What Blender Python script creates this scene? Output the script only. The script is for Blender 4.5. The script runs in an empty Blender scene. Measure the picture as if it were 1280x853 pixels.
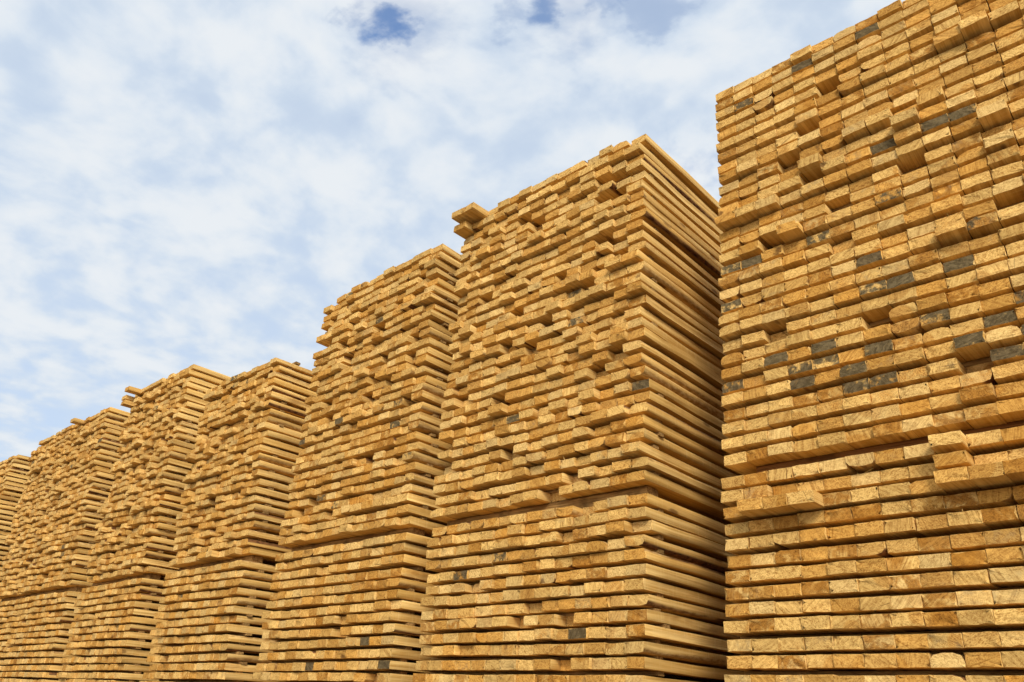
import bpy, math, random
import numpy as np
from mathutils import Matrix, Vector
from mathutils.bvhtree import BVHTree

R = math.radians
sc = bpy.context.scene
col = sc.collection
rng = random.Random(7)
nrs = np.random.RandomState(11)

# ------------------------------------------------------------------ scale
CAM_H = 1.10                 # eye height above the yard
FRONT = 2.8                  # distance from the camera to the plane of the board ends
BT = 0.0430                  # board thickness
LT = 0.0174                  # spacer lath thickness
UP0, UPP = CAM_H + 0.9876, 0.0630      # upper package: first course centre, pitch
LO0, LOP = CAM_H + 0.8876, 0.0609      # lower package: top course centre, pitch downwards
N_LOW = 31
BOARD_L = 3.6


# ------------------------------------------------------------------ node helpers
class NT:
    def __init__(self, tree):
        self.t = tree
        self.n = tree.nodes
        self.n.clear()

    def add(self, kind, **kw):
        nd = self.n.new(kind)
        for k, v in kw.items():
            setattr(nd, k, v)
        return nd

    def put(self, sock, v):
        if isinstance(v, bpy.types.NodeSocket):
            self.t.links.new(v, sock)
        else:
            sock.default_value = v

    def math(self, op, a, b=0.0, c=0.0, clamp=False):
        nd = self.add('ShaderNodeMath', operation=op, use_clamp=clamp)
        for s, v in zip(nd.inputs, (a, b, c)):
            self.put(s, v)
        return nd.outputs[0]

    def vmath(self, op, a, b=(0, 0, 0), s=None):
        nd = self.add('ShaderNodeVectorMath', operation=op)
        self.put(nd.inputs[0], a)
        self.put(nd.inputs[1], b)
        if s is not None:
            self.put(nd.inputs['Scale'], s)
        return nd.outputs['Value'] if op in ('LENGTH', 'DISTANCE', 'DOT_PRODUCT') else nd.outputs[0]

    def sep(self, v):
        nd = self.add('ShaderNodeSeparateXYZ')
        self.put(nd.inputs[0], v)
        return nd.outputs

    def comb(self, x, y, z):
        nd = self.add('ShaderNodeCombineXYZ')
        for s, v in zip(nd.inputs, (x, y, z)):
            self.put(s, v)
        return nd.outputs[0]

    def noise(self, v, scale, detail=2.0, rough=0.5, dist=0.0, ntype=None):
        nd = self.add('ShaderNodeTexNoise')
        if ntype:
            nd.noise_type = ntype
        self.put(nd.inputs['Vector'], v)
        self.put(nd.inputs['Scale'], scale)
        self.put(nd.inputs['Detail'], detail)
        self.put(nd.inputs['Roughness'], rough)
        self.put(nd.inputs['Distortion'], dist)
        return nd.outputs[0]

    def ramp(self, f, lo, hi, smooth=True):
        nd = self.add('ShaderNodeMapRange', clamp=True)
        if smooth:
            nd.interpolation_type = 'SMOOTHSTEP'
        self.put(nd.inputs[0], f)
        self.put(nd.inputs[1], lo)
        self.put(nd.inputs[2], hi)
        return nd.outputs[0]

    def mix(self, f, a, b, blend='MIX'):
        nd = self.add('ShaderNodeMix', data_type='RGBA', blend_type=blend)
        self.put(nd.inputs[0], f)
        self.put(nd.inputs[6], a if isinstance(a, bpy.types.NodeSocket) else (*a, 1.0))
        self.put(nd.inputs[7], b if isinstance(b, bpy.types.NodeSocket) else (*b, 1.0))
        return nd.outputs[2]

    def attr(self, name):
        nd = self.add('ShaderNodeAttribute', attribute_name=name)
        return nd.outputs['Vector']

    def bump(self, h, strength, dist):
        nd = self.add('ShaderNodeBump')
        self.put(nd.inputs['Strength'], strength)
        self.put(nd.inputs['Distance'], dist)
        self.put(nd.inputs['Height'], h)
        return nd.outputs[0]

    def finish(self, color, rough=0.85, normal=None, spec=0.15):
        b = self.add('ShaderNodeBsdfPrincipled')
        self.put(b.inputs['Base Color'], color if isinstance(color, bpy.types.NodeSocket) else (*color, 1.0))
        self.put(b.inputs['Roughness'], rough)
        b.inputs['Specular IOR Level'].default_value = spec
        if normal is not None:
            self.put(b.inputs['Normal'], normal)
        o = self.add('ShaderNodeOutputMaterial')
        self.t.links.new(b.outputs[0], o.inputs[0])


def new_mat(name):
    m = bpy.data.materials.new(name)
    m.use_nodes = True
    return m, NT(m.node_tree)


# ------------------------------------------------------------------ materials
def end_grain_material():
    m, g = new_mat('sawn_end_grain')
    lp, rn, fx = g.attr('lp'), g.attr('rn'), g.attr('fx')
    r1, r2, r3 = g.sep(rn)
    dark, wane, tone = g.sep(fx)
    off = g.vmath('SCALE', rn, s=23.0)
    P = g.vmath('ADD', lp, off)
    x, y, z = g.sep(lp)
    # growth rings about a pith somewhere off the board
    cx = g.math('MULTIPLY_ADD', r2, 0.16, -0.08)
    cz = g.math('MULTIPLY_ADD', r3, -0.16, 0.08)
    wob = g.noise(P, 22.0, 2.0, 0.5)
    d = g.vmath('LENGTH', g.comb(g.math('SUBTRACT', x, cx), 0.0, g.math('SUBTRACT', z, cz)))
    d = g.math('MULTIPLY_ADD', wob, 0.010, d)
    ring = g.math('SINE', g.math('MULTIPLY', d, 2 * math.pi / 0.0042))
    ring = g.math('MULTIPLY_ADD', ring, 0.5, 0.5)
    # saw marks at an angle of their own on every board
    rot = g.add('ShaderNodeVectorRotate', rotation_type='Y_AXIS')
    g.put(rot.inputs['Vector'], P)
    g.put(rot.inputs['Angle'], g.math('MULTIPLY_ADD', r1, 2.2, -1.1))
    saw = g.noise(g.vmath('MULTIPLY', rot.outputs[0], (420.0, 60.0, 45.0)), 1.0, 2.0, 0.6)
    fuzz = g.noise(g.vmath('MULTIPLY', rot.outputs[0], (1.0, 0.3, 1.8)), 190.0, 3.0, 0.7)
    fuzz2 = g.noise(g.vmath('MULTIPLY', rot.outputs[0], (1.0, 0.3, 2.1)), 62.0, 4.0, 0.62, 1.2)
    blot = g.noise(P, 24.0, 2.0, 0.55, 0.6)
    band = g.noise(g.vmath('MULTIPLY', rot.outputs[0], (110.0, 20.0, 9.0)), 1.0, 2.0, 0.5)
    sawn = g.ramp(g.math('FRACT', g.math('MULTIPLY', r2, 7.31)), 0.25, 0.9)      # how plainly the saw shows
    tex = g.math('ADD', g.math('MULTIPLY', fuzz, 0.46), g.math('MULTIPLY', fuzz2, 0.54))
    mk = g.math('ADD', g.math('MULTIPLY', saw, 0.5), g.math('MULTIPLY', band, 0.5))
    tex = g.math('ADD', g.math('MULTIPLY', tex, g.math('MULTIPLY_ADD', sawn, -0.55, 1.0)), g.math('MULTIPLY', mk, g.math('MULTIPLY', sawn, 0.55)))
    tx = g.ramp(tex, 0.34, 0.60)
    pale, deep = (0.72, 0.432, 0.128), (0.26, 0.106, 0.016)
    c = g.mix(tx, deep, pale)
    c = g.mix(g.math('MULTIPLY', ring, g.math('MULTIPLY', g.ramp(r3, 0.3, 1.0), 0.30)), c, (0.36, 0.16, 0.026))
    # heartwood round the pith, sharply or softly bounded, on about half the boards
    hr = g.math('MULTIPLY_ADD', g.math('FRACT', g.math('MULTIPLY', r1, 6.17)), 0.055, 0.020)
    heart = g.math('MULTIPLY', g.ramp(d, g.math('ADD', hr, 0.010), hr), g.ramp(g.math('FRACT', g.math('MULTIPLY', r3, 8.9)), 0.40, 0.75))
    c = g.mix(g.math('MULTIPLY', heart, 0.60), c, g.mix(tx, (0.20, 0.066, 0.007), (0.50, 0.220, 0.036)))
    # a drying check running out from the pith here and there
    ang = g.math('ARCTAN2', g.math('SUBTRACT', z, cz), g.math('SUBTRACT', x, cx))
    ck = g.math('ABSOLUTE', g.math('SUBTRACT', g.math('MULTIPLY_ADD', wob, 0.10, ang), g.math('MULTIPLY_ADD', g.math('FRACT', g.math('MULTIPLY', r2, 21.3)), 6.0, -3.0)))
    chk = g.math('MULTIPLY', g.ramp(ck, 0.030, 0.010), g.ramp(g.math('FRACT', g.math('MULTIPLY', r1, 17.9)), 0.70, 0.74))
    c = g.mix(g.math('MULTIPLY', chk, 0.75), c, (0.10, 0.040, 0.008))
    # tone of the single board, pale to honey
    hon = g.ramp(tone, 0.55, 1.0)
    c = g.mix(g.math('MULTIPLY', hon, 0.68), c, g.mix(tx, (0.22, 0.068, 0.005), (0.53, 0.232, 0.030)))
    c = g.mix(g.math('MULTIPLY', g.ramp(tone, 0.30, 0.05), 0.50), c, g.mix(tx, (0.38, 0.210, 0.064), (0.73, 0.480, 0.180)))
    val = g.math('MULTIPLY_ADD', g.math('FRACT', g.math('MULTIPLY', r1, 13.7)), 0.32, 0.76)
    c = g.mix(1.0, c, g.comb(val, val, val), 'MULTIPLY')
    # torn orange fibres on a few ends
    torn = g.math('MULTIPLY', g.ramp(g.math('FRACT', g.math('MULTIPLY', r3, 5.77)), 0.86, 0.96), g.ramp(g.math('MULTIPLY_ADD', fuzz2, 0.5, g.math('MULTIPLY', blot, 0.6)), 0.46, 0.66))
    c = g.mix(g.math('MULTIPLY', torn, 0.75), c, g.mix(g.ramp(fuzz, 0.38, 0.62), (0.26, 0.085, 0.010), (0.66, 0.33, 0.070)))
    kn = g.math('MULTIPLY', g.ramp(g.math('FRACT', g.math('MULTIPLY', r2, 9.13)), 0.88, 0.90), g.ramp(g.math('MULTIPLY_ADD', fuzz, 0.16, g.noise(P, 20.0, 3.0, 0.5)), 0.68, 0.80))
    c = g.mix(g.math('MULTIPLY', kn, 0.8), c, (0.11, 0.045, 0.012))
    ws = g.math('MULTIPLY', g.ramp(g.math('FRACT', g.math('MULTIPLY', r3, 11.7)), 0.86, 0.95), g.ramp(blot, 0.32, 0.56))
    c = g.mix(g.math('MULTIPLY', ws, 0.78), c, g.mix(tx, (0.11, 0.034, 0.004), (0.36, 0.140, 0.016)))
    # faint grey bruise on some, full grey stain on flagged ends
    gb = g.math('MULTIPLY', g.ramp(g.math('FRACT', g.math('MULTIPLY', r1, 3.91)), 0.70, 1.0), g.ramp(g.noise(P, 34.0, 3.0, 0.6), 0.48, 0.72))
    c = g.mix(g.math('MULTIPLY', gb, 0.38), c, (0.22, 0.16, 0.085))
    sn = g.noise(g.vmath('MULTIPLY', rot.outputs[0], (1.0, 0.3, 2.4)), 34.0, 4.0, 0.62, 0.8)
    edge = g.math('MULTIPLY_ADD', g.noise(P, 26.0, 4.0, 0.62), 1.5, -0.38)
    stain = g.math('MULTIPLY', g.ramp(dark, 0.0, 0.2), g.ramp(g.math('ADD', edge, g.math('MULTIPLY', dark, g.math('MULTIPLY_ADD', r2, 0.35, 0.30))), 0.50, 0.72))
    sc_ = g.mix(g.ramp(sn, 0.36, 0.66), (0.040, 0.029, 0.014), (0.118, 0.084, 0.041))
    sc_ = g.mix(g.math('MULTIPLY', g.ramp(fuzz, 0.48, 0.68), 0.13), sc_, (0.36, 0.24, 0.09))
    c = g.mix(g.math('MULTIPLY', stain, 0.93), c, sc_)
    h = g.math('ADD', tex, g.math('MULTIPLY', ring, 0.05))
    g.finish(c, 0.9, g.bump(h, 0.75, 0.0035), 0.1)
    return m


def side_grain_material():
    m, g = new_mat('sawn_board_face')
    lp, rn, fx = g.attr('lp'), g.attr('rn'), g.attr('fx')
    r1, r2, r3 = g.sep(rn)
    dark, wane, tone = g.sep(fx)
    P = g.vmath('ADD', lp, g.vmath('SCALE', rn, s=17.0))
    grain = g.noise(g.vmath('MULTIPLY', P, (48.0, 1.7, 85.0)), 1.0, 5.0, 0.62, 0.5)
    fine = g.noise(g.vmath('MULTIPLY', P, (260.0, 18.0, 330.0)), 1.0, 3.0, 0.6)
    sawm = g.noise(g.vmath('MULTIPLY', P, (4.0, 95.0, 6.0)), 1.0, 2.0, 0.55)
    broad = g.noise(g.vmath('MULTIPLY', P, (8.0, 1.1, 8.0)), 1.0, 2.0, 0.5)
    c = g.mix(g.ramp(grain, 0.32, 0.66), (0.50, 0.265, 0.060), (0.76, 0.480, 0.158))
    c = g.mix(g.math('MULTIPLY', g.ramp(broad, 0.5, 0.75), 0.35), c, (0.50, 0.255, 0.052))
    streak = g.noise(g.vmath('MULTIPLY', P, (95.0, 0.9, 150.0)), 1.0, 3.0, 0.55, 0.8)
    c = g.mix(g.math('MULTIPLY', g.ramp(streak, 0.52, 0.68), 0.42), c, (0.36, 0.165, 0.032))
    c = g.mix(g.math('MULTIPLY', g.ramp(sawm, 0.50, 0.72), 0.30), c, (0.74, 0.51, 0.20))
    c = g.mix(g.math('MULTIPLY', g.ramp(fine, 0.56, 0.75), 0.22), c, (0.40, 0.22, 0.060))
    c = g.mix(g.math('MULTIPLY', g.ramp(tone, 0.6, 1.0), 0.40), c, (0.54, 0.275, 0.050))
    val = g.math('MULTIPLY_ADD', g.math('FRACT', g.math('MULTIPLY', r1, 13.7)), 0.22, 0.85)
    c = g.mix(1.0, c, g.comb(val, val, val), 'MULTIPLY')
    # knots
    vo = g.add('ShaderNodeTexVoronoi', feature='F1')
    g.put(vo.inputs['Vector'], g.vmath('MULTIPLY', P, (9.0, 2.7, 9.0)))
    vo.inputs['Scale'].default_value = 1.0
    kd = g.math('MULTIPLY_ADD', g.noise(P, 60.0, 2.0, 0.5), 0.05, vo.outputs['Distance'])
    c = g.mix(g.math('MULTIPLY', g.ramp(kd, 0.17, 0.10), 0.75), c, (0.16, 0.065, 0.016))
    ws = g.math('MULTIPLY', g.ramp(g.math('FRACT', g.math('MULTIPLY', r3, 11.7)), 0.70, 0.90), g.ramp(g.noise(g.vmath('MULTIPLY', P, (14.0, 3.0, 14.0)), 1.0, 3.0, 0.6), 0.50, 0.68))
    c = g.mix(g.math('MULTIPLY', ws, 0.55), c, (0.24, 0.095, 0.018))
    # bark and cambium left along waney edges
    bk = g.noise(g.vmath('MULTIPLY', P, (60.0, 22.0, 60.0)), 1.0, 4.0, 0.65)
    barky = g.ramp(g.math('ADD', g.math('MULTIPLY', g.math('FRACT', g.math('MULTIPLY', r2, 4.3)), 0.75), g.noise(g.vmath('MULTIPLY', P, (3.0, 2.2, 3.0)), 1.0, 2.0, 0.5)), 0.86, 1.06)
    wc = g.mix(barky, g.mix(g.ramp(bk, 0.35, 0.65), (0.33, 0.165, 0.042), (0.55, 0.34, 0.12)), g.mix(g.ramp(bk, 0.36, 0.62), (0.055, 0.018, 0.006), (0.19, 0.075, 0.022)))
    c = g.mix(g.ramp(wane, 0.25, 0.7), c, wc)
    h = g.math('ADD', g.math('MULTIPLY', grain, 0.5), g.math('ADD', g.math('MULTIPLY', fine, 0.35), g.math('MULTIPLY', sawm, 0.25)))
    h = g.math('ADD', h, g.math('MULTIPLY', g.math('MULTIPLY', bk, wane), 1.2))
    g.finish(c, 0.8, g.bump(h, 0.5, 0.002), 0.15)
    return m


def rough_timber_material(name, a, b):
    m, g = new_mat(name)
    tc = g.add('ShaderNodeTexCoord').outputs['Object']
    info = g.add('ShaderNodeObjectInfo')
    P = g.vmath('ADD', tc, g.comb(g.math('MULTIPLY', info.outputs['Random'], 31.0), 0.0, 0.0))
    n = g.noise(g.vmath('MULTIPLY', P, (4.0, 80.0, 90.0)), 1.0, 4.0, 0.65, 0.5)
    n2 = g.noise(P, 9.0, 3.0, 0.6)
    c = g.mix(g.ramp(n, 0.33, 0.66), a, b)
    c = g.mix(g.math('MULTIPLY', g.ramp(n2, 0.5, 0.7), 0.6), c, tuple(v * 0.45 for v in a))
    g.finish(c, 0.9, g.bump(n, 0.6, 0.003), 0.1)
    return m


def ground_material():
    m, g = new_mat('gravel_yard')
    tc = g.add('ShaderNodeTexCoord').outputs['Object']
    n = g.noise(tc, 0.35, 4.0, 0.6)
    n2 = g.noise(tc, 38.0, 4.0, 0.7)
    vo = g.add('ShaderNodeTexVoronoi')
    g.put(vo.inputs['Vector'], tc)
    vo.inputs['Scale'].default_value = 55.0
    c = g.mix(g.ramp(n, 0.35, 0.65), (0.17, 0.130, 0.080), (0.25, 0.200, 0.130))
    c = g.mix(g.math('MULTIPLY', g.ramp(n2, 0.35, 0.7), 0.6), c, (0.34, 0.29, 0.21))
    c = g.mix(g.math('MULTIPLY', g.ramp(vo.outputs['Distance'], 0.2, 0.7), 0.4), c, (0.12, 0.095, 0.065))
    g.finish(c, 0.95, g.bump(g.math('ADD', n2, vo.outputs['Distance']), 0.7, 0.012), 0.1)
    return m


M_END, M_SIDE = end_grain_material(), side_grain_material()
M_LATH = rough_timber_material('weathered_lath', (0.17, 0.085, 0.024), (0.38, 0.215, 0.070))
M_BEAM = rough_timber_material('brown_bearer', (0.105, 0.042, 0.012), (0.24, 0.105, 0.030))
M_GROUND = ground_material()


# ------------------------------------------------------------------ board geometry
def tag(o, label=None, cat=None, group=None, kind=None):
    if label:
        o['label'] = label
    if cat:
        o['category'] = cat
    if group:
        o['group'] = group
    if kind:
        o['kind'] = kind
    return o


def corner_arc(cx, cz, sx, sz, a, b, first):
    """three points that round one corner of the section; a along the width, b along the thickness"""
    p0, p2 = (cx - sx * a, cz), (cx, cz - sz * b)
    k = 0.30
    p1 = (cx - sx * a * k, cz - sz * b * k)
    return [p0, p1, p2] if first else [p2, p1, p0]


NP = 20          # points round a section


def section(w, t, cs):
    """closed outline, counter-clockwise seen from the front (x right, z up), start at bottom edge; cs = chamfers (a,b) for BL, BR, TR, TL"""
    hw, ht = w / 2, t / 2
    pts, wane = [], []
    BL, BR, TR, TL = cs

    def arc(cx, cz, c, first):
        sx, sz = (1 if cx > 0 else -1), (1 if cz > 0 else -1)
        pts.extend(corner_arc(cx, cz, sx, sz, c[0], c[1], first))
        v = 1.0 if c[0] > 0.007 else 0.0
        wane.extend([v * .5, v, v * .5])
    x0, x1 = -hw + BL[0], hw - BR[0]
    arc(-hw, -ht, BL, False)
    for f in (.25, .5, .75):
        pts.append((x0 + (x1 - x0) * f, -ht)); wane.append(0)
    arc(hw, -ht, BR, True)
    pts.append((hw, (-ht + BR[1] + ht - TR[1]) / 2)); wane.append(0)
    arc(hw, ht, TR, False)
    x0, x1 = hw - TR[0], -hw + TL[0]
    for f in (.25, .5, .75):
        pts.append((x0 + (x1 - x0) * f, ht)); wane.append(0)
    arc(-hw, ht, TL, True)
    pts.append((-hw, (-ht + BL[1] + ht - TL[1]) / 2)); wane.append(0)
    return pts, wane


def board_mesh(b):
    """vertices, attributes and faces of one board round its own front centre"""
    R_ = random.Random(b['seed'])
    w, t, L = b['w'], b['t'], b['L']
    ys = [0.0, 0.004] + b['rings'] + [L]
    base = [(R_.uniform(.0004, .0012), R_.uniform(.0004, .0012)) for _ in range(4)]
    V, LPv, FX = [], [], []
    bow = [(R_.gauss(0, .0022), R_.gauss(0, b['sag'])) for _ in ys]
    wf = [R_.uniform(.55, 1.25) for _ in ys]
    wf[1] = wf[0] = 1.0
    chip = [R_.gauss(0, .0007) for _ in range(NP)]
    for _ in range(R_.choice((0, 1, 1, 2, 3))):
        chip[R_.randrange(NP)] -= R_.uniform(.001, .0035)
    cut = (R_.gauss(0, .020), R_.gauss(0, .025))
    for i, y in enumerate(ys):
        cs = []
        for k in range(4):
            a, c = base[k]
            wa = b['wane'].get(k)
            if wa:
                a, c = max(a, wa[0] * wf[i]), max(c, min(wa[1] * wf[i], t * .93))
            cs.append((min(a, w * .48), c))
        # opposite corners must not overlap
        for p, q in ((0, 1), (3, 2)):
            s = cs[p][0] + cs[q][0]
            if s > w * .9:
                f = w * .9 / s
                cs[p], cs[q] = (cs[p][0] * f, cs[p][1]), (cs[q][0] * f, cs[q][1])
        for p, q in ((0, 3), (1, 2)):
            s = cs[p][1] + cs[q][1]
            if s > t * .95:
                f = t * .95 / s
                cs[p], cs[q] = (cs[p][0], cs[p][1] * f), (cs[q][0], cs[q][1] * f)
        pts, wn = section(w, t, cs)
        for j, (px, pz) in enumerate(pts):
            yy = y
            sx = sz = 0.0
            if i == 0:
                sh = 1.0 + chip[j] / (w * .25)
                px, pz = px * (sh if abs(px) > w * .3 else 1), pz * (1 + chip[j] / (t * .5))
                yy = R_.gauss(0, .0006) + px * cut[0] + pz * cut[1]
                sx = -math.copysign(.0006, px); sz = -math.copysign(.0005, pz)
            elif i == 1:
                yy = y + px * cut[0] + pz * cut[1]
            else:
                sx, sz = bow[i]
                px += R_.gauss(0, .0005); pz += R_.gauss(0, .0004)
            V.append((px + sx, yy, pz + sz)); LPv.append((px, y, pz)); FX.append(wn[j])
    # front and rear caps have vertices of their own, so that the sawn end keeps a crisp edge; the front one carries an inset ring
    nr = len(ys)
    c0 = len(V)
    for j in range(NP):
        V.append(V[j]); LPv.append(LPv[j]); FX.append(0)
    for j in range(NP):
        x, y, z = V[j]
        px, pz = x * (1 - .010 / (w * .5)), z * (1 - .008 / (t * .5))
        V.append((px, px * cut[0] + pz * cut[1] - R_.uniform(-.0012, .0014), pz)); LPv.append((px, 0, pz)); FX.append(0)
    r0 = len(V)
    for j in range(NP):
        q = (nr - 1) * NP + j
        V.append(V[q]); LPv.append(LPv[q]); FX.append(0)
    faces, mats = [], []
    for i in range(nr - 1):
        for j in range(NP):
            k = (j + 1) % NP
            faces.append((i * NP + j, i * NP + k, (i + 1) * NP + k, (i + 1) * NP + j)); mats.append(0)
    for j in range(NP):
        k = (j + 1) % NP
        faces.append((c0 + j, c0 + NP + j, c0 + NP + k, c0 + k)[::-1]); mats.append(1)
    faces.append(tuple(c0 + NP + j for j in range(NP))); mats.append(1)
    faces.append(tuple(r0 + j for j in range(NP))[::-1]); mats.append(1)
    # slivers of torn wood on the lower or side edge of some ends
    for _ in range(b['sliver']):
        a = R_.choice((4, 5, 6, 8, 2, 14, 15))
        x, y, z = V[a]
        ln = R_.uniform(.006, .028)
        dx, dz = R_.gauss(0, .5), R_.gauss(-.3, .7)
        n0 = len(V)
        s = R_.uniform(.0010, .0022)
        for q in ((x - s, y - .0005, z), (x + s, y - .0005, z), (x, y + .002, z + s), (x + dx * ln, y - ln * R_.uniform(.2, .8), z + dz * ln)):
            V.append(q); LPv.append(q); FX.append(0)
        faces += [(n0, n0 + 1, n0 + 3), (n0 + 1, n0 + 2, n0 + 3), (n0 + 2, n0, n0 + 3)]; mats += [0, 0, 0]
    ca, sa = math.cos(b['yaw']), math.sin(b['yaw'])
    cr, sr = math.cos(b['roll']), math.sin(b['roll'])
    A = np.array(V)
    x = A[:, 0] * cr - A[:, 2] * sr; z = A[:, 0] * sr + A[:, 2] * cr
    A = np.stack([x * ca - A[:, 1] * sa, x * sa + A[:, 1] * ca, z], 1)
    fx = np.zeros((len(V), 3)); fx[:, 0] = b['dark']; fx[:, 1] = FX; fx[:, 2] = b['tone']
    rn = np.tile(np.array(b['rn']), (len(V), 1))
    return A, np.array(LPv), rn, fx, faces, mats


def build_mesh(name, parts):
    """parts: list of (verts, lp, rn, fx, faces, mats), already placed"""
    me = bpy.data.meshes.new(name)
    nv = sum(len(p[0]) for p in parts)
    V = np.concatenate([p[0] for p in parts]).astype(np.float32)
    loops, starts, tot, mi = [], [], [], []
    o = s = 0
    for p in parts:
        for f in p[4]:
            loops.extend(i + o for i in f); starts.append(s); tot.append(len(f)); s += len(f)
        mi.extend(p[5]); o += len(p[0])
    me.vertices.add(nv); me.loops.add(len(loops)); me.polygons.add(len(starts))
    me.vertices.foreach_set('co', V.ravel())
    me.loops.foreach_set('vertex_index', np.array(loops, np.int32))
    me.polygons.foreach_set('loop_start', np.array(starts, np.int32))
    me.polygons.foreach_set('loop_total', np.array(tot, np.int32))
    me.polygons.foreach_set('material_index', np.array(mi, np.int32))
    for nm, k in (('lp', 1), ('rn', 2), ('fx', 3)):
        at = me.attributes.new(nm, 'FLOAT_VECTOR', 'POINT')
        at.data.foreach_set('vector', np.concatenate([p[k] for p in parts]).astype(np.float32).ravel())
    me.materials.append(M_SIDE); me.materials.append(M_END)
    me.update(calc_edges=True); me.validate()
    return me


# ------------------------------------------------------------------ the stacks
ORD = ['1st', '2nd', '3rd'] + [f'{i}th' for i in range(4, 21)] + ['21st', '22nd', '23rd'] + [f'{i}th' for i in range(24, 31)] + ['31st', '32nd', '33rd']

# words, left edge at camera level, lean of that edge per metre of height, columns, board width, upper courses, unevenness
STACKS = [
    dict(say='nearest stack', side='L', x=-1.492, lean=.065, n=15, w=.1000, up=31, j=.0075, wane=.11),
    dict(say='second stack', side='R', x=-1.828, lean=.024, n=14, w=.0990, dp=.0006, up=31, j=.0155, wane=.30),
    dict(say='third stack', side='R', x=-3.425, lean=.024, n=13, w=.1012, up=30, j=.012, wane=.20),
    dict(say='fourth stack', side='R', x=-5.115, lean=-.045, n=12, w=.1000, up=25, j=.019, wane=.24),
    dict(say='fifth stack', side='R', x=-6.77, lean=-.03, n=13, w=.1000, up=31, j=.021, wane=.24),
    dict(say='sixth stack', side='R', x=-8.23, lean=-.19, n=13, w=.1060, up=31, j=.019, wane=.24),
    dict(say='seventh stack', side='R', x=-9.66, lean=-.19, n=9, w=.1000, up=31, j=.019, wane=.24),
    dict(say='eighth stack', side='R', x=-11.74, lean=-.02, n=13, w=.1000, up=31, j=.019, wane=.24),
    dict(say='ninth stack', side='R', x=-13.45, lean=-.02, n=13, w=.1000, up=31, j=.019, wane=.24),
]

DARK_NEAR = {(29, 7), (29, 4), (28, 1), (19, 9), (19, 10), (19, 7), (11, 10), (14, 4), (14, 1), (14, 0), (11, 0), (11, 6), (9, 9), (9, 6), (9, 7),
             (6, 8), (5, 10), (6, 11), (6, 2), (6, 4), (5, 6), (5, 3), (5, 4), (4, 5), (4, 3), (3, 5), (3, 6), (4, 9), (3, 10), (5, 0), (4, 11)}
HALF_DARK = {(15, 7): .35, (14, 0): .6, (11, 0): .6, (11, 10): .45, (19, 9): .8}
JUT_NEAR = {(21, 6): .045, (21, 7): .05, (18, 11): .06, (21, 9): .05, (18, 0): .05, (18, 1): .045, (18, 2): .045, (22, 3): .025, (22, 4): .03, (20, 4): .04,
            (25, 12): .05, (25, 10): .06, (28, 9): .02, (4, 9): .03, (19, 8): .035, (19, 9): .01, (16, 11): .04, (13, 9): .03}
JUT_LOW = {(0, 8): .08, (1, 8): .075, (2, 8): .095, (2, 9): .09, (2, 10): .09, (2, 11): .085, (2, 12): .09, (2, 13): .085, (2, 1): .085, (2, 2): .085, (2, 3): .09,
           (1, 0): .03, (1, 1): .03}
# brown water-stained ends in the lower package of the nearest stack
BROWN_LOW = {(2, 4), (3, 4), (3, 5), (3, 7), (3, 8), (4, 9), (6, 6), (9, 7), (9, 5), (9, 1), (6, 0)}
HOLE_NEAR = {(17, 8), (3, 9), (19, 4)}
HOLE_SECOND = {(25, 11), (25, 12), (21, 11)}
DARK_SECOND = {(False, 17, 9): .85, (False, 14, 9): .85, (False, 7, 13): 1.0, (False, 7, 5): .7, (True, 9, 10): .9, (True, 3, 5): .5, (True, 4, 2): .55}
boards, laths, beams = [], [], []


def nearest_course(z, low):
    return round((LO0 - z) / LOP) if low else round((z - UP0) / UPP)


def edge_x(S, z):
    return S['x'] + S['lean'] * (z - CAM_H)


def grain_of(si, low, k, i, rn):
    """the numbers that set one board's grain; the brown ends get one that the end-grain material stains"""
    if si == 0 and low and (k, i) in BROWN_LOW:
        return (rn[0], rn[1], (int(rn[2] * 11) + .985) / 11.7)
    return rn


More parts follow.
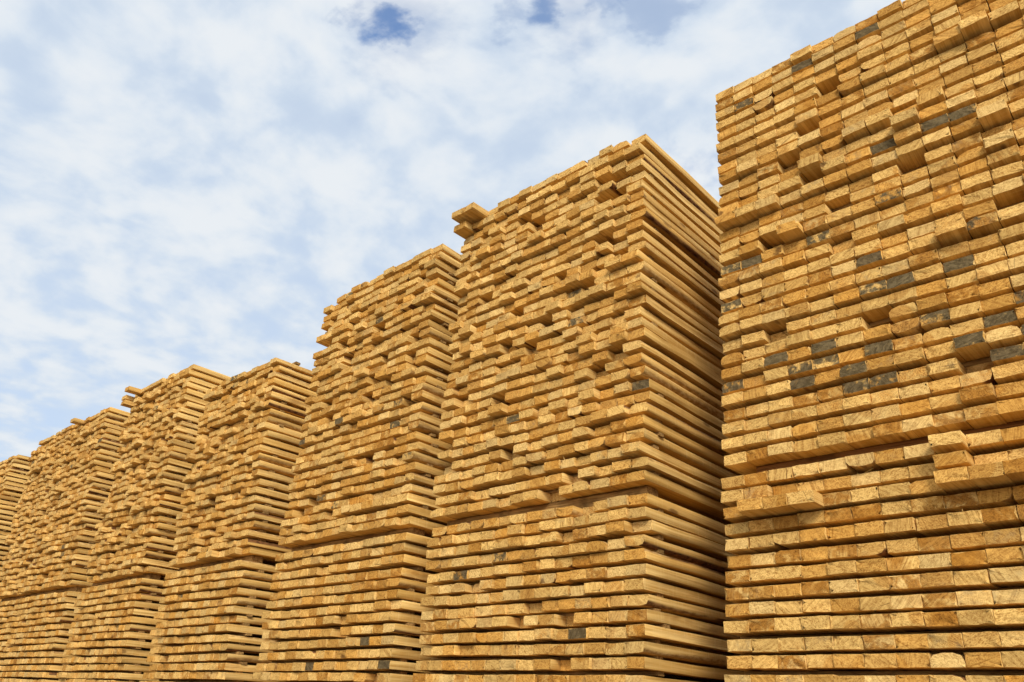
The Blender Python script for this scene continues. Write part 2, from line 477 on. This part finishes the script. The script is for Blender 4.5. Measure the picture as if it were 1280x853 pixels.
def add_course(si, S, low, k):
    z = (LO0 - k * LOP) if low else (UP0 + k * (UPP + S.get('dp', 0)))
    z += rng.gauss(0, .0012)
    n, w = S['n'], S['w']
    widths = [w * rng.uniform(.965, 1.012) for _ in range(n)]
    if S['wane'] > .15:                                            # rougher packages: boards of slightly different widths
        widths = [w * rng.choice((.86, .96, 1.0, 1.0, 1.02, 1.1)) for _ in range(n)]
    gaps = [rng.choice((.0005, .001, .001, .002, .004)) for _ in range(n)]
    jit = rng.gauss(0, .004 if si == 0 else .009)
    if si == 0:
        widths = [w - gaps[i] for i in range(n)]
        jit = rng.gauss(0, .003)
    x = edge_x(S, z) + jit
    order = range(n) if S['side'] == 'L' else range(n - 1, -1, -1)
    if S['side'] == 'R':
        total = n * w
        f = total / sum(widths[i] + gaps[i] for i in range(n))
        f = min(max(f, .97), 1.03)
        widths = [v * f for v in widths]
    tilt = rng.gauss(0, .0012)
    wave = rng.uniform(0, 6.3)
    courset = rng.gauss(0, .006)
    run = rng.gauss(0, S['j'] * .5)
    for i in order:
        bw = widths[i]
        cx = x + bw / 2 if S['side'] == 'L' else x - bw / 2
        x = x + (bw + gaps[i]) if S['side'] == 'L' else x - (bw + gaps[i])
        sd = S['j'] * ((.30 if si == 0 else .45) if low else .75)
        if rng.random() < .35:
            run = rng.gauss(0, S['j'] * (.2 if low else .55))      # neighbours were often pushed together
        y = courset + run + rng.gauss(0, sd)
        if not low:
            u = rng.random()
            if u < (.020 if si == 0 else .055):
                y += rng.uniform(.04, .15)                         # pushed in
            elif u < (.028 if si == 0 else .085):
                y -= rng.uniform(.02, .05)                         # pulled out
        elif rng.random() < (.0 if si == 0 else .035):
            y += rng.uniform(.03, .09)
        if not low and k >= S['up'] - 2:
            y = max(min(y, .02), -.012)
        wane = {}
        if rng.random() < S['wane'] * (.5 if low else 1):
            for c in rng.choice(((3,), (2,), (2, 3), (2, 3), (0,), (1,), (0, 1))):
                wane[c] = (rng.uniform(.010, .042), rng.uniform(.008, .026))
        if si and (i == n - 1) and rng.random() < .30:
            wane = {c: (rng.uniform(.012, .03), rng.uniform(.010, .026)) for c in rng.choice(((1,), (1,), (2,)))}
        dark, jut = 0.0, None
        if si == 0 and not low and (k, i) in DARK_NEAR:
            dark = HALF_DARK.get((k, i), 1.0); wane = {} if rng.random() < .6 else {3: (.03, .014)}
            y = min(y, .012)
        if si == 0 and not low and (k, i) in HALF_DARK:
            dark = HALF_DARK[(k, i)]
        if si > 1 and rng.random() < .010:
            dark = rng.choice((1.0, .6, .5, .4))
        if si == 1:
            dark = DARK_SECOND.get((low, k, i), 0.0)
            if dark:
                wane, y = {}, max(y, -.008)
        if si == 0:
            jut = (JUT_LOW if low else JUT_NEAR).get((k, i))
            if jut:
                y = -jut * (1 if low else .62) + rng.gauss(0, .004); wane = {}
        if not low and ((si == 0 and (k, i) in HOLE_NEAR) or (si == 1 and (k, i) in HOLE_SECOND)):
            y = .11 if si == 0 else .17
        if si == 1 and not low:
            if k == 30 and i < 2:
                y, jut = -.115 + rng.gauss(0, .004), .115
            elif k == 29 and i == 0:
                y, jut = -.07, .07
            elif k == 30 and i == 13:
                y = .07                                            # corner board of the top course set back
            elif k == 27 and i in (11, 12):
                y = .13
        if si == 2 and not low and k == 29 and i < 1:
            continue
        if si == 4 and not low and k == 30 and i == 1:
            y, jut = -.13, .13
        if si == 4 and not low and k in (28, 29) and i == 0:
            y, jut = -.10, .10
        if si == 5 and not low and k == 30 and i == 5:
            y, jut = -.10, .10
        if si == 6 and not low and k >= 29 and i < 2 and not (k == 29 and i == 1):
            continue
        corner = (i == n - 1 and S['side'] == 'R') or (i == 0 and S['side'] == 'L')
        if si and corner:
            y = max(min(y, .035), -.03)
        zz = z + tilt * (cx - edge_x(S, z)) + (.0022 if si == 0 else .0034) * math.sin(wave + cx * 2.4) + rng.gauss(0, .0009 if si == 0 else .0016)
        boards.append(dict(
            si=si, low=low, k=k, i=i, corner=corner, w=bw, t=BT + rng.gauss(0, .0007), L=BOARD_L + rng.uniform(-.05, .05) - y, x=cx, y=FRONT + y, z=zz, seed=rng.randrange(1 << 30),
            rings=[.16, .42, .75, 1.1, 1.6, 2.3, 3.0] if corner else [.14, .6], sag=.0016 if corner else .0012, yaw=rng.gauss(0, .0012 if si == 0 else .0022), roll=rng.gauss(0, .009), wane=wane, dark=dark,
            tone=rng.random() if rng.random() > .12 else rng.uniform(.85, 1), rn=grain_of(si, low, k, i, (rng.random(), rng.random(), rng.random())), jut=jut, sliver=(1 + (rng.random() < .3)) if rng.random() < .10 else 0))
    # laths under this course (the bottom course of the upper package lies on the bearer)
    if low or k > 0:
        xa, xb = (edge_x(S, z), edge_x(S, z) + n * w) if S['side'] == 'L' else (edge_x(S, z) - n * w, edge_x(S, z))
        for d in (.13, 1.45, 2.8):
            o = rng.gauss(0, .02)
            laths.append(dict(si=si, low=low, k=k, y=FRONT + d + rng.gauss(0, .012), x0=xa + rng.uniform(-.03, .02), x1=xb + rng.uniform(-.035, .004), z=z - BT / 2 - LT / 2, w=rng.uniform(.036, .05), seed=rng.randrange(1 << 30), d=d))


for si, S in enumerate(STACKS):
    for k in range(N_LOW):
        add_course(si, S, True, k)
    for k in range(S['up']):
        add_course(si, S, False, k)
    xa, xb = (edge_x(S, UP0), edge_x(S, UP0) + S['n'] * S['w']) if S['side'] == 'L' else (edge_x(S, UP0) - S['n'] * S['w'], edge_x(S, UP0))
    h = (UP0 - BT / 2) - (LO0 + BT / 2)
    for d in (.135, 1.55, 2.9):
        beams.append(dict(si=si, where='gap', y=FRONT + d, x0=xa + (.10 if si == 0 else .02), x1=xb - .05, z=LO0 + BT / 2 + h / 2, h=h, w=.09, d=d))
    zb = LO0 - (N_LOW - 1) * LOP - BT / 2
    for d in (.3, 1.8, 3.2):
        beams.append(dict(si=si, where='ground', y=FRONT + d, x0=xa, x1=xb, z=zb / 2, h=zb, w=.12, d=d))


# ------------------------------------------------------------------ camera
CAM_ROT = dict(yaw=-.758328426, pitch=.456767580, roll=.0503471657)
LENS = 955.892 / 1280 * 36


def cam_axes():
    a, b, c = CAM_ROT['yaw'], CAM_ROT['pitch'], CAM_ROT['roll']
    f0, r0, u0 = Vector((math.sin(a), math.cos(a), 0)), Vector((math.cos(a), -math.sin(a), 0)), Vector((0, 0, 1))
    f = f0 * math.cos(b) + u0 * math.sin(b)
    u = u0 * math.cos(b) - f0 * math.sin(b)
    return r0 * math.cos(c) + u * math.sin(c), u * math.cos(c) - r0 * math.sin(c), f


r_, u_, f_ = cam_axes()
cd = bpy.data.cameras.new('camera')
cd.sensor_width, cd.lens, cd.clip_start, cd.clip_end = 36.0, LENS, .05, 3000.0
cam = bpy.data.objects.new('camera', cd)
col.objects.link(cam)
EYE = Vector((0, 0, CAM_H))
cam.matrix_world = Matrix.Translation(EYE) @ Matrix((r_, u_, -f_)).transposed().to_4x4()
sc.camera = cam


# ------------------------------------------------------------------ which boards show largest (every board counted on a grid of sight lines)
def proxy(x0, x1, y0, y1, z0, z1, V, F):
    n = len(V)
    V.extend([(x0, y0, z0), (x1, y0, z0), (x1, y1, z0), (x0, y1, z0), (x0, y0, z1), (x1, y0, z1), (x1, y1, z1), (x0, y1, z1)])
    F.extend(tuple(n + i for i in f) for f in ((0, 1, 2, 3), (4, 7, 6, 5), (0, 4, 5, 1), (1, 5, 6, 2), (2, 6, 7, 3), (3, 7, 4, 0)))


V, F, owner = [], [], []
for q, b in enumerate(boards):
    proxy(b['x'] - b['w'] / 2, b['x'] + b['w'] / 2, b['y'], b['y'] + b['L'], b['z'] - b['t'] / 2, b['z'] + b['t'] / 2, V, F)
    owner += [('b', q)] * 6
for q, l in enumerate(laths):
    proxy(l['x0'], l['x1'], l['y'] - l['w'] / 2, l['y'] + l['w'] / 2, l['z'] - LT / 2, l['z'] + LT / 2, V, F)
    owner += [('l', q)] * 6
for q, l in enumerate(beams):
    proxy(l['x0'], l['x1'], l['y'] - l['w'] / 2, l['y'] + l['w'] / 2, l['z'] - l['h'] / 2, l['z'] + l['h'] / 2, V, F)
    owner += [('m', q)] * 6
bvh = BVHTree.FromPolygons(V, F)
seen = {}
GX, GY = 640, 426
for iy in range(GY):
    for ix in range(GX):
        px, py = (ix + .5) * 2 - 640, (iy + .5) * 2 - 426.5
        d = r_ * (px / 955.892) + u_ * (-py / 955.892) + f_
        h = bvh.ray_cast(EYE, d)
        if h[2] is not None:
            seen[owner[h[2]]] = seen.get(owner[h[2]], 0) + 1
print('boards', len(boards), 'in view', sum(1 for k in seen if k[0] == 'b'), 'laths in view', sum(1 for k in seen if k[0] == 'l'))
ranked = sorted((q for q in range(len(boards)) if seen.get(('b', q), 0) > 0), key=lambda q: -seen[('b', q)])
HERO = set(ranked[:300])


# ------------------------------------------------------------------ labels
def board_label(b):
    S = STACKS[b['si']]
    crs = f"{ORD[b['k']]} course {'below' if b['low'] else 'above'} the gap"
    if b['jut'] and b['jut'] > .025:
        kind = 'jutting pine board'
    elif b['si'] == 0 and b['low'] and (b['k'], b['i']) in BROWN_LOW:
        kind = 'brown-stained board end'
    elif b['dark'] > .5 and b['si'] == 0:
        kind = 'grey-stained board end'
    else:
        kind = 'pale pine board end'
    if b['corner'] and S['side'] == 'R':
        return f"long-sided corner board, {crs}, {S['say']}"
    if b['corner']:
        return f"{kind} at the corner, {crs}, {S['say']}"
    pos = ORD[b['i']] if S['side'] == 'L' else ORD[S['n'] - 1 - b['i']]
    return f"{kind}, {crs}, {pos} from corner, {S['say']}"


# ------------------------------------------------------------------ build
rest = []
for q, b in enumerate(boards):
    A, lp, rn, fx, faces, mats = board_mesh(b)
    if q in HERO:
        me = build_mesh('pine_board', [(A, lp, rn, fx, faces, mats)])
        o = bpy.data.objects.new('pine_board', me)
        o.location = (b['x'], b['y'], b['z'])
        col.objects.link(o)
        tag(o, board_label(b), 'board', f"boards of the {STACKS[b['si']]['say']}")
    else:
        rest.append((A + np.array((b['x'], b['y'], b['z'])), lp, rn, fx, faces, mats))
o = bpy.data.objects.new('stacked_boards', build_mesh('stacked_boards', rest))
col.objects.link(o)
tag(o, 'thousands of pale sawn pine boards laid in courses, filling the tall stacks', 'boards', kind='stuff')


def strip_mesh(name, L, w, h, seed, mat, n=10, rough=.0015):
    """a rough bar along x with worn edges, its base centre at the origin"""
    R_ = random.Random(seed)
    c = min(w, h) * .10
    prof = [(-w / 2 + c, 0), (w / 2 - c, 0), (w / 2, c), (w / 2, h - c), (w / 2 - c, h), (-w / 2 + c, h), (-w / 2, h - c), (-w / 2, c)]
    vs, fs = [], []
    for i in range(n + 1):
        x = -L / 2 + L * i / n
        oy = R_.gauss(0, rough)
        for (y, z) in prof:
            vs.append((x + R_.gauss(0, rough * .6), y + oy + R_.gauss(0, rough * .4), min(max(z + R_.gauss(0, rough * .25), 0.0), h)))
    for i in range(n):
        for j in range(8):
            k = (j + 1) % 8
            fs.append((i * 8 + j, (i + 1) * 8 + j, (i + 1) * 8 + k, i * 8 + k))
    fs.append(tuple(range(8))); fs.append(tuple(n * 8 + j for j in range(8))[::-1])
    me = bpy.data.meshes.new(name)
    me.from_pydata(vs, [], fs)
    me.materials.append(mat)
    me.update()
    return me


order = sorted((q for q in range(len(laths)) if seen.get(('l', q), 0) > 0), key=lambda q: -seen[('l', q)])
for q in order[:300]:
    l = laths[q]
    o = bpy.data.objects.new('spacer_lath', strip_mesh('spacer_lath', l['x1'] - l['x0'], l['w'], LT, l['seed'], M_LATH))
    o.location = ((l['x0'] + l['x1']) / 2, l['y'], l['z'] - LT / 2)
    col.objects.link(o)
    where = {.13: '', 1.45: 'middle ', 2.8: 'rear '}[l['d']]
    tag(o, f"thin {where}spacer lath beneath the {ORD[l['k']]} course {'below' if l['low'] else 'above'} the gap, {STACKS[l['si']]['say']}", 'lath', 'spacer laths between the board courses')
for q, l in enumerate(beams):
    if l['where'] == 'gap' and not seen.get(('m', q), 0):
        continue
    if l['where'] == 'ground' and l['d'] != .3:
        continue
    o = bpy.data.objects.new('bearer', strip_mesh('bearer', l['x1'] - l['x0'], l['w'], l['h'], 900 + q, M_BEAM if l['si'] == 0 else M_LATH, 14, .002))
    o.location = ((l['x0'] + l['x1']) / 2, l['y'], l['z'] - l['h'] / 2)
    col.objects.link(o)
    if l['where'] == 'gap':
        tag(o, f"{'dark' if l['si'] == 0 else 'light'} brown timber bearer in the gap between the two packages of the {STACKS[l['si']]['say']}", 'bearer', 'bearers between the packages')
    else:
        tag(o, f"brown timber bearer on the ground beneath the {STACKS[l['si']]['say']}", 'bearer', 'bearers on the ground')


# a lath left lying on the low fourth stack
S = STACKS[3]
zt = UP0 + (S['up'] - 1) * UPP + BT / 2 + .004
o = bpy.data.objects.new('spacer_lath', strip_mesh('spacer_lath', 1.1, .045, .02, 77, M_LATH))
o.location = (edge_x(S, zt) - .565, FRONT + .19, zt)
col.objects.link(o)
tag(o, 'spare spacer lath lying on the very top of the fourth stack', 'lath', 'spacer laths between the board courses')

# ------------------------------------------------------------------ ground
me = bpy.data.meshes.new('ground')
N = 40
gv = [(-900 + 1800 * (i / N), -900 + 1800 * (j / N), 0.0) for j in range(N + 1) for i in range(N + 1)]
gf = [(j * (N + 1) + i, j * (N + 1) + i + 1, (j + 1) * (N + 1) + i + 1, (j + 1) * (N + 1) + i) for j in range(N) for i in range(N)]
me.from_pydata(gv, [], gf)
me.materials.append(M_GROUND)
me.update()
o = bpy.data.objects.new('ground', me)
col.objects.link(o)
tag(o, 'flat gravel yard beneath the stacks', 'ground', kind='structure')

# ------------------------------------------------------------------ light and sky
to_sun = Vector((.54, -.63, .54)).normalized()
elev = math.asin(to_sun.z)
sd = bpy.data.lights.new('sun', 'SUN')
sd.energy, sd.angle, sd.color = 1.5, R(12), (1.0, .94, .84)
so = bpy.data.objects.new('sun', sd)
so.rotation_euler = to_sun.to_track_quat('Z', 'Y').to_euler()
so.location = (6, -8, 12)
col.objects.link(so)

# centre, radius and clearness of the openings in the cloud sheet (directions in the world)
HOLES = [(-0.5676, 0.3631, 0.7389, 0.052, 0.8), (-0.5877, 0.3247, 0.7411, 0.035, 0.4), (-0.4161, 0.4812, 0.7715, 0.045, 0.65), (-0.3887, 0.5126, 0.7656, 0.035, 0.4), (-0.456, 0.4516, 0.7669, 0.03, 0.3), (-0.3238, 0.5589, 0.7634, 0.04, 0.3), (-0.3593, 0.6987, 0.6186, 0.05, 0.28), (-0.5544, 0.3697, 0.7457, 0.1, 0.3), (-0.4018, 0.4985, 0.7682, 0.09, 0.26)]
w = bpy.data.worlds.new('World')
sc.world = w
w.use_nodes = True
g = NT(w.node_tree)
sky = g.add('ShaderNodeTexSky', sky_type='NISHITA', sun_disc=False)
sky.sun_elevation = elev
sky.sun_rotation = math.atan2(to_sun.x, to_sun.y)
sky.air_density, sky.dust_density, sky.ozone_density = 1.0, .4, 3.0
dirv = g.add('ShaderNodeTexCoord').outputs['Generated']
dx, dy, dz = g.sep(dirv)
den = g.math('MAXIMUM', g.math('ADD', dz, .16), .08)
pl = g.comb(g.math('DIVIDE', dx, den), g.math('DIVIDE', dy, den), 0.0)        # the cloud sheet lies flat overhead
warp = g.vmath('SCALE', g.comb(g.noise(pl, 2.1, 1.0, .5), g.noise(g.vmath('ADD', pl, (9.1, 3.3, 0.0)), 2.1, 1.0, .5), 0.0), s=.12)
pw = g.vmath('ADD', pl, warp)
n1 = g.noise(pw, 1.3, 2.0, .5)
n2 = g.noise(g.vmath('ADD', pw, (4.7, 8.3, 0.0)), 8.0, 3.0, .45, .3)
n3 = g.noise(g.vmath('ADD', pw, (1.7, 2.3, 0.0)), 15.0, 5.0, .55)
dens = g.math('ADD', g.math('ADD', g.math('MULTIPLY', n1, .20), g.math('MULTIPLY', n2, .53)), g.math('MULTIPLY', n3, .27))
cover = g.ramp(dens, .36, .54)
# thin cloud is far brighter round the sun than away from it
toward = g.math('MAXIMUM', g.vmath('DOT_PRODUCT', dirv, tuple(to_sun)), 0.0)
glow = g.math('MULTIPLY_ADD', g.math('POWER', toward, 4.0), 3.4, 1.0)
cloud = g.mix(g.ramp(dens, .42, .62), (3.95, 4.52, 5.20), (4.90, 5.15, 5.40))
cloud = g.vmath('SCALE', cloud, s=glow)
low = g.ramp(dz, .36, .02)                                                     # towards the horizon the sheet is seen edge-on and closes
# clear openings in the sheet, high up
hole = None
for (hx, hy, hz, r, k) in HOLES:
    q = g.ramp(g.math('ADD', g.vmath('DISTANCE', dirv, (hx, hy, hz)), g.math('MULTIPLY_ADD', g.math('ADD', g.math('MULTIPLY', n3, .5), g.math('MULTIPLY', n2, .5)), .30, -.15)), r, r * .05)
    q = g.math('MULTIPLY', q, k)
    hole = q if hole is None else g.math('MAXIMUM', hole, q)
veil = g.math('MAXIMUM', g.math('MULTIPLY_ADD', cover, .15, .845), g.math('MULTIPLY', low, .96))
veil = g.math('MULTIPLY', veil, g.math('SUBTRACT', 1.0, hole))
blue = g.mix(1.0, sky.outputs[0], (.30, .86, 1.28), 'MULTIPLY')
cc = g.mix(veil, blue, cloud)
bg = g.add('ShaderNodeBackground')
g.put(bg.inputs[0], cc)
bg.inputs[1].default_value = .10
wo = g.add('ShaderNodeOutputWorld')
w.node_tree.links.new(bg.outputs[0], wo.inputs[0])

# ------------------------------------------------------------------ view
sc.view_settings.view_transform = 'Standard'
sc.view_settings.look = 'None'
sc.view_settings.exposure = 0.75
sc.view_settings.gamma = 1.0
sc.view_settings.use_curve_mapping = False
